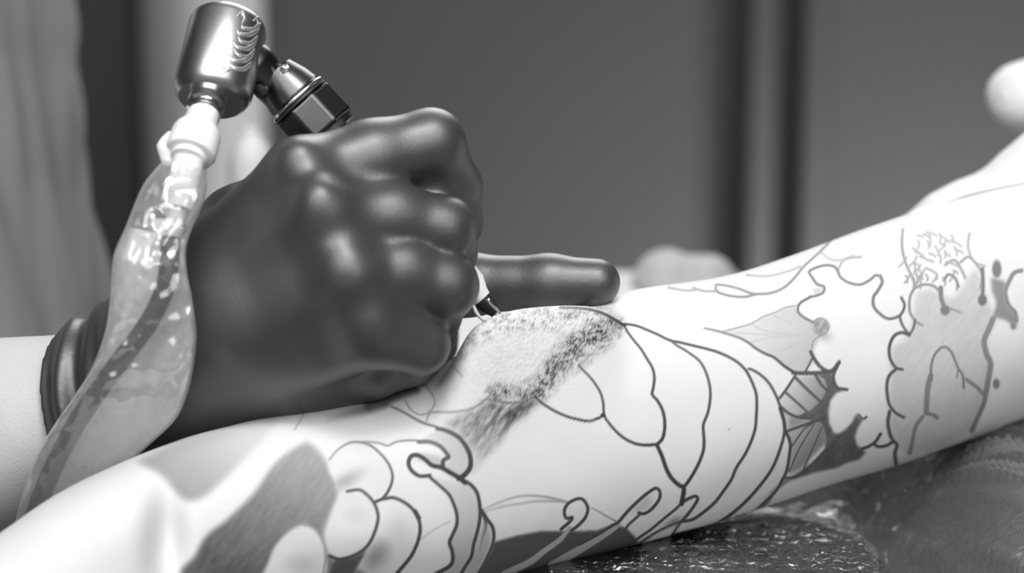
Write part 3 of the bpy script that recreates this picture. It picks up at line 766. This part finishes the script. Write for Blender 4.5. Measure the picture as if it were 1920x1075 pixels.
nt.links.new(vo.outputs['Fac'], bp.inputs['Height']); nt.links.new(bp.outputs[0], b.inputs['Normal'])
link('arm', me, M_skin, client)['label'] = 'bare arm with black line tattoo'

# white sleeve bunched at the shoulder, behind the top of the arm
ST = np.array([(1690, 408), (1705, 398), (1740, 366), (1790, 340), (1830, 325), (1850, 312), (1870, 292), (1920, 250), (2000, 195), (2200, 120), (2500, 60)], float)
xs2 = np.linspace(1690, 2500, 150)
st_ = smooth_interp(xs2, ST, 8)
sb = smooth_interp(xs2, BOT, 30) - 120
t2 = np.linspace(0, 2 * math.pi, 80, endpoint=False)
cs, ss = np.cos(t2), np.sin(t2)
grow = np.clip((xs2 - 1690) / 60, 0.02, 1) ** 0.5
top_s = st_; bot_s = st_ + (sb - st_) * grow
m2, h2 = (top_s + bot_s) / 2, (bot_s - top_s) / 2
cc = smooth_interp(xs2, CEN, 25) + 52; rr2 = 46 * grow
fold = 1 + 0.03 * np.sin(xs2[:, None] / 17 + 3 * t2[None, :]) * np.clip((xs2[:, None] - 1700) / 100, 0, 1)
py2 = m2[:, None] - h2[:, None] * cs[None, :]
dp2 = cc[:, None] - rr2[:, None] * ss[None, :] * fold
px2 = np.repeat(xs2[:, None], 80, 1)
k2 = (D * 1000 + dp2) / (D * 1000) * MMPX
v2 = to_world(np.stack([(px2 - 960) * k2, dp2, (537.5 - py2) * k2], -1).reshape(-1, 3))
link('shirt', mesh_np('shirt', v2, grid_faces(150, 80, True)[:, ::-1]), M_cloth, client)['label'] = 'white cotton sleeve'

hem = [(1706, 402), (1735, 392), (1765, 380), (1800, 366), (1832, 357), (1870, 349), (1920, 340), (2020, 326), (2150, 312)]
tube('hem', [P(x, y, float(np.interp(x, CEN[:, 0], CEN[:, 1])) - 4) for x, y in hem], [0.0004] + [0.0011] * 7 + [0.0011], M_cloth, client, 12, 6)

# ------------------------------------------------------------------ tattoo artist
artist = empty('person', tuple(P(-300, 1200, 200)), 'person in grey top and black gloves holding the steel machine against the arm', 'person')
# right hand in a black glove
J = lambda x, y, d, r: (L(x, y, d), r)
hand_r = dict(
    wrist=[J(100, 782, 22, 26.8), J(190, 754, 17, 25.6), J(250, 730, 14, 24), J(320, 692, 8, 21)],
    palm=[([J(300, 640, 4, 18), J(420, 490, -8, 14.5), J(566, 338, -27, 12.0)]),
          ([J(300, 660, 0, 20), J(450, 545, -18, 17), J(606, 420, -35, 12.0)]),
          ([J(310, 690, 2, 20), J(470, 610, -20, 17), J(650, 522, -37, 11.5)]),
          ([J(320, 712, 6, 20), J(500, 665, -12, 16), J(692, 618, -32, 11.0)]),
          ([J(340, 725, 10, 18), J(560, 702, 0, 14.5), J(700, 676, -8, 11.5), J(735, 672, -6, 9.0)]),
          ([J(560, 300, -35, 6), J(568, 312, -35, 6)]), ([J(598, 378, -43, 6.5), J(608, 384, -42, 6.5)]), ([J(648, 498, -43.5, 6), J(655, 508, -43, 6)]), ([J(690, 598, -39, 5.5), J(696, 606, -38, 5.5)]),
          ([J(735, 345, -10, 9.0), J(815, 352, -9, 8.5)])],
    fingers=[[J(566, 338, -27, 12.0), J(700, 296, -20.5, 11.4), J(808, 268, -16, 10.1), J(846, 350, -4, 9.2), J(858, 422, 6, 8.2)],
             [J(606, 420, -35, 12.0), J(735, 408, -27.2, 10.8), J(830, 430, -23, 9.7), J(836, 474, -8, 9.2), J(800, 500, 12, 8)],
             [J(650, 522, -37, 11.5), J(752, 512, -30.2, 10.8), J(834, 536, -26, 9.8), J(806, 588, -10, 9.2), J(770, 580, 10, 8)],
             [J(692, 618, -32, 11.0), J(744, 630, -28.5, 9.8), J(788, 646, -25, 8.6), J(775, 668, -6, 8.4), J(735, 650, 8, 7.5)]],
    thumb=[J(330, 590, 8, 18), J(452, 430, 12, 13.5), J(600, 340, 22, 11), J(720, 360, 26, 9.5), J(790, 420, 24, 8)])
def glove_sdf(h, cuff_a, cuff_n, wr):
    def fn(X, Y, Z):
        palm = None
        for c in h['palm']:
            e = chain(X, Y, Z, c, 4)
            palm = e if palm is None else smin(palm, e, 7)
        palm = smin(palm, chain(X, Y, Z, h['thumb'], 4), 9)
        kf = 1.3 + 5.0 * np.clip((-29 - X) / 17, 0, 1) if h is hand_r else 1.4
        f = None
        for c in h['fingers']:
            e = chain(X, Y, Z, c, 3.0)
            f = e if f is None else smin(f, e, kf + (4.0 * np.clip((-16 - X) / 14, 0, 1) if (h is hand_r and c is h['fingers'][3]) else 0))
        d = smin(palm, f, 4.5)
        w = chain(X, Y, Z, h['wrist'], 6)
        s = (X - cuff_a[0]) * cuff_n[0] + (Y - cuff_a[1]) * cuff_n[1] + (Z - cuff_a[2]) * cuff_n[2]
        # loose latex folds near the cuff
        side = np.arctan2(Y - cuff_a[1], Z - cuff_a[2])
        fo = np.sin(s * 0.62 + 1.1 * np.sin(side * 2.0) + 2.0 * side) * np.exp(-((s - 9) / 11.0) ** 2)
        d = smin(d, w, 10) - wr * fo
        return smax(d, -s, 0.8)
    return fn
ca = L(140, 700, 18); cn = L(300, 690, 8) - ca + np.array([0, 0, 9.0]); cn[2] -= 6; cn = cn / np.linalg.norm(cn)
fn = glove_sdf(hand_r, ca, cn, 1.5)
V, Fq = surface_nets(fn, (-150, -62, -62), (8, 52, 62), 0.75)
V = relax(V, Fq, 9)
link('glove', mesh_np('glove', to_world(V), Fq), M_glove, artist)['label'] = 'black glove holding the machine'
# left hand: thumb laid along the arm to stretch the skin
hand_l = dict(
    wrist=[J(400, 690, 150, 25), J(470, 650, 128, 24), J(540, 610, 108, 24)],
    palm=[([J(560, 590, 100, 18), J(680, 520, 88, 14), J(770, 470, 80, 11)]), ([J(560, 600, 105, 18), J(680, 540, 98, 14), J(775, 495, 96, 11)]),
          ([J(560, 610, 112, 18), J(680, 560, 110, 14), J(770, 525, 112, 11)]), ([J(555, 625, 118, 18), J(670, 585, 122, 13), J(755, 555, 126, 10)])],
    fingers=[[J(770, 470, 80, 11), J(815, 540, 84, 9.5), J(810, 620, 84, 8.5), J(790, 670, 80, 8)], [J(775, 495, 96, 11), J(818, 565, 102, 9.5), J(810, 645, 98, 8.5), J(785, 690, 92, 8)],
             [J(770, 525, 112, 11), J(812, 590, 118, 9.5), J(800, 665, 112, 8.5), J(775, 700, 104, 8)], [J(755, 555, 126, 10), J(792, 615, 132, 8.5), J(780, 680, 124, 8), J(760, 710, 116, 7)]],
    thumb=[J(600, 590, 90, 16), J(740, 560, 58, 12.5), J(880, 534, 30, 9.6), J(1030, 529, 24.5, 8.4), J(1118, 530, 23, 7.7)])
ca2 = L(455, 658, 132); cn2 = L(540, 610, 108) - ca2; cn2 = cn2 / np.linalg.norm(cn2)
V, Fq = surface_nets(glove_sdf(hand_l, ca2, cn2, 1.2), (-120, 2, -52), (46, 172, 30), 0.9)
V = relax(V, Fq, 2)
link('glove', mesh_np('glove', to_world(V), Fq), M_glove, artist)['label'] = 'black glove with thumb laid on the skin'
# body: both forearms, upper arms and trunk as one skin
body_b = [[J(262, 722, 13, 19), J(175, 758, 19, 23.0), J(95, 786, 24, 25.6), J(50, 800, 28, 28.0), J(0, 812, 32, 29.5), J(-300, 900, 52, 38), J(-800, 1000, 90, 40), J(-850, 300, 190, 46), J(-700, -300, 300, 52)],
          [J(520, 622, 113, 20), J(400, 690, 150, 23), J(190, 765, 205, 28), J(-100, 860, 270, 36), J(-220, 700, 330, 40), J(-350, 100, 360, 46), J(-480, -300, 360, 52)],
          [J(-480, -300, 330, 95), J(-470, 500, 330, 100), J(-470, 1300, 330, 115)]]
def body_sdf(X, Y, Z):
    d = None
    for c in body_b:
        e = chain(X, Y, Z, c, 4)
        d = e if d is None else smin(d, e, 12)
    return d
V, Fq = surface_nets(body_sdf, (-400, -60, -300), (-40, 480, 260), 2.8)
V = relax(V, Fq, 3)
link('body', mesh_np('body', to_world(V), Fq), M_skin_artist, artist)['label'] = 'bare forearms'
# grey top: draped trunk with hanging folds
EDG = np.array([(-260, 96), (-40, 118), (60, 132), (110, 130), (200, 140), (350, 150), (450, 163), (560, 180), (700, 196), (1000, 215), (1300, 222)], float)
ys = np.linspace(-260, 1300, 150); NT = 260
t3 = np.linspace(0, 2 * math.pi, NT, endpoint=False)
e = smooth_interp(ys, EDG, 18)
dc = 330.0
Y3, T3 = np.meshgrid(ys, t3, indexing='ij')
kk = (D * 1000 + dc) / (D * 1000) * MMPX
Rx = 138 + (e - 120) * 0.05
fold = 15.0 * (vnoise(T3 * 5.1, Y3 / 520, 1.7) - 0.5) + 9.0 * (vnoise(T3 * 11.0 + Y3 / 400, Y3 / 260, 5.2) - 0.5) + 3.0 * np.sin(T3 * 17 + Y3 / 150)
edge_x = (e[:, None] - 960) * kk
X3 = edge_x - Rx[:, None] + (Rx[:, None] + fold - 3) * np.cos(T3)
D3 = dc - (118 + fold) * np.sin(T3)
loc3 = np.stack([X3, D3, (537.5 - Y3) * kk], -1).reshape(-1, 3)
link('shirt', mesh_np('shirt', to_world(loc3), grid_faces(150, NT, True)), M_shirt, artist)['label'] = 'grey cotton top with hanging folds'

for sh, el in ((P(-700, -300, 300), P(-835, 160, 215)), (P(-480, -300, 360), P(-372, -10, 360))):
    tube('shirt_sleeve', [sh, (Vector(sh) + Vector(el)) / 2, el], [0.060, 0.058, 0.062], M_shirt, artist, 32, 6)

# ------------------------------------------------------------------ tattoo machine
machine = empty('tattoo_machine', tuple(P(560, 190, -2)), 'steel rotary tattoo machine held by the black glove, needle on the skin', 'tattoo machine')
bt_, tp_ = P(395, 186, -17), P(430, 42, -3)
R0 = 0.0122
lathe('motor_housing', bt_, tp_, [(-0.02, 0.0070), (-0.02, 0.0098), (0.02, 0.0112), (0.10, R0), (0.9, R0), (0.97, 0.0116), (1.02, 0.0102), (1.05, 0.0080), (1.06, 0.0)], M_steel, machine, 64)
lathe('socket', P(388, 190, -19), P(383, 212, -23), [(0, 0.0058), (0.5, 0.0058), (0.6, 0.0048), (1, 0.0048)], M_bright, machine, 32)
# etched flourishes on the right flank of the housing
a_, w_, u_, v_ = frame_of(bt_, tp_)
ln_ = (tp_ - bt_).length
def on_housing(ang, t, lift=0.00005):
    return a_ + w_ * (t * ln_) + (u_ * math.cos(ang) + v_ * math.sin(ang)) * (R0 + lift)
# angle that faces right and towards the camera
best = max(range(360), key=lambda q: ((u_ * math.cos(math.radians(q)) + v_ * math.sin(math.radians(q))).dot(RIGHT * 0.80 - FWD * 0.60)))
A0 = math.radians(best)
SPREAD = 1.25
sgn = 1 if (u_ * math.cos(A0 + 0.2) + v_ * math.sin(A0 + 0.2)).dot(RIGHT) > (u_ * math.cos(A0) + v_ * math.sin(A0)).dot(RIGHT) else -1
scrolls = []
for i in range(7):
    q = 0.14 + 0.085 * i; z = (0.06, 0.0, 0.10, 0.03, 0.08, 0.0, 0.05)[i]
    scrolls.append([(-.46 + .03 * i + z, q + .12), (-.24 + z, q + .06), (-.04 + z, q + .10), (.12 + z * .5, q + .20), (.20, q + .26)])
scrolls += [[(-.38, .80), (-.30, .88), (-.20, .84), (-.24, .76)], [(-.02, .86), (.08, .92), (.14, .86)], [(-.42, .18), (-.34, .12), (-.24, .16)]]
for pts in scrolls:
    tube('engraving', [on_housing(A0 + sgn * (p[0] * SPREAD - 0.16), p[1]) for p in pts], [0.0002] + [0.00075] * (len(pts) - 2) + [0.0002], M_engrave, machine, 8, 5, 0.25, axis=(RIGHT * 0.8 - FWD * 0.6)[:])
# neck, clamp screws
tube('neck', [P(452, 112, -6), P(478, 128, -5), P(500, 148, -4), P(528, 168, -2)], [0.0080, 0.0078, 0.0062, 0.0070], M_steel_dark, machine, 32, 8)
lathe('clamp_screw', P(500, 166, -10), P(482, 174, -12), [(0, 0.0011), (0.45, 0.0011), (0.45, 0.0021), (0.8, 0.0024), (1.0, 0.0014)], M_black, machine, 20)
tube('thumb_screw', [P(519, 158, -9), P(530, 138, -9), P(535, 127, -9)], [0.0011, 0.0012, 0.0018], M_bright, machine, 16, 5)
tube('screw_wing', [P(528, 127, -9), P(535, 130, -9), P(542, 124, -9)], [0.0010, 0.0013, 0.0010], M_bright, machine, 12, 5)
# grip: tapered collar, ring, faceted sleeve, tube
ga, gb = P(514, 138, -3), P(925, 583, 1)
def gp(f): return ga + (gb - ga) * f
gl_ = (gb - ga).length
lathe('collar', gp(-0.005), gp(0.098), [(0, 0.0055), (0.05, 0.0066), (0.55, 0.0084), (0.95, 0.0092), (1, 0.0088)], M_steel_dark, machine, 48)
lathe('collar_tab', gp(0.060), gp(0.075), [(0, 0.0018), (1, 0.0018)], M_bright, machine, 16)
lathe('ring', gp(0.100), gp(0.116), [(0, 0.0092), (0.15, 0.0100), (0.5, 0.0103), (0.85, 0.0100), (1, 0.0092)], M_bright, machine, 64, sharp=60)
lathe('washer', gp(0.116), gp(0.124), [(0, 0.0101), (1, 0.0101)], M_black, machine, 48)
o = lathe('grip', gp(0.124), gp(0.245), [(0, 0.0094), (0.06, 0.0110), (0.94, 0.0110), (1.0, 0.0098)], M_steel_dark, machine, 8, smooth=False, phase=0.2)
bevel(o, 0.0007, 2)
lathe('grip_end', gp(0.245), gp(0.262), [(0, 0.0098), (1, 0.0090)], M_bright, machine, 48)
lathe('tube', gp(0.262), gp(0.86), [(0, 0.0062), (0.8, 0.0058), (1, 0.0045)], M_steel, machine, 40)
lathe('tip', gp(0.84), gp(0.965), [(0, 0.0056), (0.45, 0.0052), (0.75, 0.0034), (1.0, 0.0026)], M_tip, machine, 40)
tube('tip_edge', [P(884, 566, -5), P(894, 588, -4), P(907, 602, -2)], [0.0005, 0.0006, 0.0004], M_tip, machine, 10, 5)
tube('tip_edge', [P(914, 562, -5), P(926, 575, -4), P(937, 587, -2)], [0.0007, 0.0006, 0.0005], M_bright, machine, 10, 5)
lathe('ink_slot', gp(0.935), gp(1.012), [(0, 0.0030), (0.5, 0.0030), (1, 0.0016)], M_black, machine, 24)
lathe('needle', gp(1.0), P(931, 592, -1), [(0, 0.0005), (0.7, 0.0004), (1, 0.0001)], M_bright, machine, 12)

# ------------------------------------------------------------------ power cord with silicone plug, inside a clear sleeve
cord = empty('power_cord', tuple(P(360, 290, -26)), 'black power cord with milky silicone plug hanging from the machine', 'cord')
lathe('plug', P(384, 206, -22), P(352, 300, -34), [(0, 0.0046), (0.30, 0.0052), (0.42, 0.0068), (0.50, 0.0074), (0.84, 0.0078), (0.90, 0.0072), (0.93, 0.0056), (1, 0.0052)], M_silicone, cord, 40)
lathe('plug_tip', P(386, 198, -20), P(381, 218, -24), [(0, 0.0044), (1, 0.0050)], M_bright, cord, 32)
tube('plug_wing', [P(326, 250, -31), P(317, 276, -32), P(318, 312, -32)], [0.0018, 0.0038, 0.0020], M_silicone, cord, 16, 6, 0.5)
lathe('jack', P(354, 298, -34), P(334, 392, -38), [(0, 0.0046), (0.55, 0.0046), (0.58, 0.0054), (1, 0.0044)], M_silicone, cord, 32)
lathe('strain_relief', P(334, 390, -38), P(318, 452, -38), [(0, 0.0030), (0.5, 0.0026), (0.55, 0.0034), (1, 0.0026)], M_silicone, cord, 24)
tube('cable', [P(320, 446, -42), P(312, 530, -44.5), P(278, 606, -41), P(208, 700, -36), P(140, 800, -25), P(90, 900, -12), P(60, 985, 0), P(40, 1120, 15)], 0.0029, M_black, cord, 20, 10)

sleeve = empty('plastic_sleeve', tuple(P(280, 600, -30)), 'clear crumpled plastic sleeve drawn over the cord in front of the gloved wrist', 'plastic sleeve')
SL = [  # left x,y   right x,y  depth
    ((306, 300), (388, 318), -32), ((268, 348), (384, 372), -36), ((236, 424), (352, 452), -38), ((212, 484), (350, 505), -38), ((206, 560), (360, 560), -34),
    ((196, 625), (368, 628), -30), ((172, 690), (362, 690), -27), ((140, 742), (350, 742), -23), ((100, 800), (325, 792), -17), ((66, 860), (255, 858), -10), ((40, 935), (190, 930), -2), ((22, 1010), (150, 1010), 6), ((0, 1120), (110, 1120), 16)]
NS, NR = 170, 72
tt = np.linspace(0, 1, len(SL))
lx = catmull([s[0] for s in SL], 14); rx = catmull([s[1] for s in SL], 14)
dd = np.interp(np.linspace(0, 1, len(lx)), tt, [s[2] - 8.5 * math.sin(math.pi * min(1, max(0, (i - 1) / 11))) for i, s in enumerate(SL)])
NS = len(lx)
t4 = np.linspace(0, 2 * math.pi, NR, endpoint=False)
cs4, ss4 = np.cos(t4), np.sin(t4)
cxm = (lx + rx) / 2; hw = (rx - lx) / 2
gx4 = cxm[:, None, 0] + hw[:, None, 0] * np.sign(cs4) * np.abs(cs4) ** 0.8
gy4 = cxm[:, None, 1] + hw[:, None, 1] * np.sign(cs4) * np.abs(cs4) ** 0.8
I4 = np.arange(NS)[:, None] * np.ones((1, NR))
wr = 3.2 * (1 - np.abs(2 * vnoise(gx4 / 26 + gy4 / 60, gy4 / 52, 3.3 + (ss4 > 0)) - 1)) + 1.6 * (vnoise(gx4 / 12, gy4 / 17, 7.7) - 0.5)
dp4 = dd[:, None] - ss4 * 5.5 - np.where(ss4 > 0, 1, -0.6) * wr * np.abs(ss4) ** 0.5
k4 = (D * 1000 + dp4) / (D * 1000) * MMPX
v4 = to_world(np.stack([(gx4 - 960) * k4, dp4, (537.5 - gy4) * k4], -1).reshape(-1, 3))
M_sleeve = film_mat('clear_sleeve', clear=0.76, rough=0.14, haze=0.48, white=0.9, bump=0.25, bscale=140)
link('film', mesh_np('film', v4, grid_faces(NS, NR, True)[:, ::-1]), M_sleeve, sleeve)
# milky sheet added behind the cord to brighten the sleeve interior
NI = 40
f5 = np.linspace(-0.93, 0.93, NI)[None, :]
gx5 = cxm[:, None, 0] + hw[:, None, 0] * f5; gy5 = cxm[:, None, 1] + hw[:, None, 1] * f5
dp5 = dd[:, None] + 4.2 - 4.5 * f5 ** 2 + 2.2 * (vnoise(gx5 / 22 + gy5 / 50, gy5 / 70, 1.4) - 0.5)
k5 = (D * 1000 + dp5) / (D * 1000) * MMPX
M_backing = film_mat('milky_backing', clear=0.12, rough=0.2, haze=0.92, white=1.0, bump=0.3, bscale=120)
i0 = int(len(lx) * 0.17)
v5 = to_world(np.stack([(gx5 - 960) * k5, dp5, (537.5 - gy5) * k5], -1)[i0:].reshape(-1, 3))
link('backing_sheet', mesh_np('backing_sheet', v5, grid_faces(NS - i0, NI)), M_backing, sleeve)

# ------------------------------------------------------------------ things standing behind
ZT = P(1240, 505, 420)[2]
tro = empty('instrument_trolley', (P(900, 600, 350)[0], P(900, 600, 350)[1], 0.0), 'white topped instrument trolley behind the gloved hands', 'trolley')
tx0, tx1 = P(420, 500, 330)[0], P(1420, 500, 330)[0]
ty1 = P(1240, 505, 420)[1]; ty0 = ty1 - 0.14
o = box('tray_top', tx0, tx1, ty0, ty1, ZT - 0.02, ZT, M_white, tro); bevel(o, 0.004)
o = box('lower_shelf', tx0 + 0.01, tx1 - 0.01, ty0 + 0.01, ty1 - 0.01, 0.25, 0.265, M_white, tro)
for x in (tx0 + 0.015, tx1 - 0.015):
    for y in (ty0 + 0.015, ty1 - 0.015):
        lathe('leg', (x, y, 0.0), (x, y, ZT - 0.02), [(0, 0.010), (1, 0.010)], M_steel_dark, tro, 16)
# crumpled towel with two humps
tq = on_plane(1282, 520, ZT)
base = np.array([P(1282, 505, 385)[0], P(1282, 505, 385)[1], ZT]) * 1000
def towel(X, Y, Z):
    X, Y, Z = X - base[0], Y - base[1], Z - base[2]
    a = np.sqrt((X + 8) ** 2 / 1.0 + Y ** 2 / 1.2 + (Z * 0.92) ** 2) - 15.5
    b_ = np.sqrt((X - 9) ** 2 / 1.1 + Y ** 2 / 1.2 + (Z * 0.98) ** 2) - 14.8
    n = 3.0 * (np.abs(vnoise(X * 0.11 + 9, Y * 0.11, Z * 0.11) - 0.5) - 0.2)
    return smax(smin(a, b_, 3) + n, -Z + 0.1, 1.0)
V, Fq = surface_nets(towel, base - np.array([30, 26, 3]), base + np.array([32, 26, 28]), 1.2)
tag(link('paper_towel', mesh_np('paper_towel', V / 1000, Fq), M_paper), 'crumpled white paper towel with two humps on the trolley behind the arm', 'paper towel')
# white bottle behind the hand
bp_ = (P(470, 300, 370)[0], P(470, 300, 370)[1], ZT)
bot = empty('bottle', bp_, 'white round-shouldered bottle behind the gloved hand, below the machine', 'bottle')
hb = P(470, 246, 370)[2] - ZT
lathe('body', bp_, (bp_[0], bp_[1], ZT + hb), [(0, 0.0095), (0.02, 0.0102), (0.80, 0.0102), (0.88, 0.0094), (0.95, 0.0068), (1.0, 0.0032)], M_white, bot, 40)
lathe('cap', (bp_[0], bp_[1], ZT + hb - 0.001), (bp_[0], bp_[1], ZT + hb + 0.002), [(0, 0.0035), (0.7, 0.0034), (1, 0.0026)], M_white, bot, 24)
# rolled towel at the head end, cut by the frame
p0, p1 = P(1914, 180, 230), P(2150, 200, 290)
roll = empty('bolster', tuple(P(2000, 300, 260)), 'white padded bolster with a rounded end behind the white sleeve', 'bolster')
lathe('cushion', p0, p1, [(-0.14, 0.0), (-0.13, 0.006), (-0.10, 0.0105), (-0.04, 0.0130), (0.05, 0.0150), (1.0, 0.0160), (1.1, 0.012)], M_cloth, roll, 40, sharp=80)
q0 = P(2060, 195, 268)
lathe('post', (q0[0], q0[1], Z_BENCH + 0.004), (q0[0], q0[1], q0[2] - 0.012), [(0, 0.012), (1, 0.009)], M_steel_dark, roll, 20)
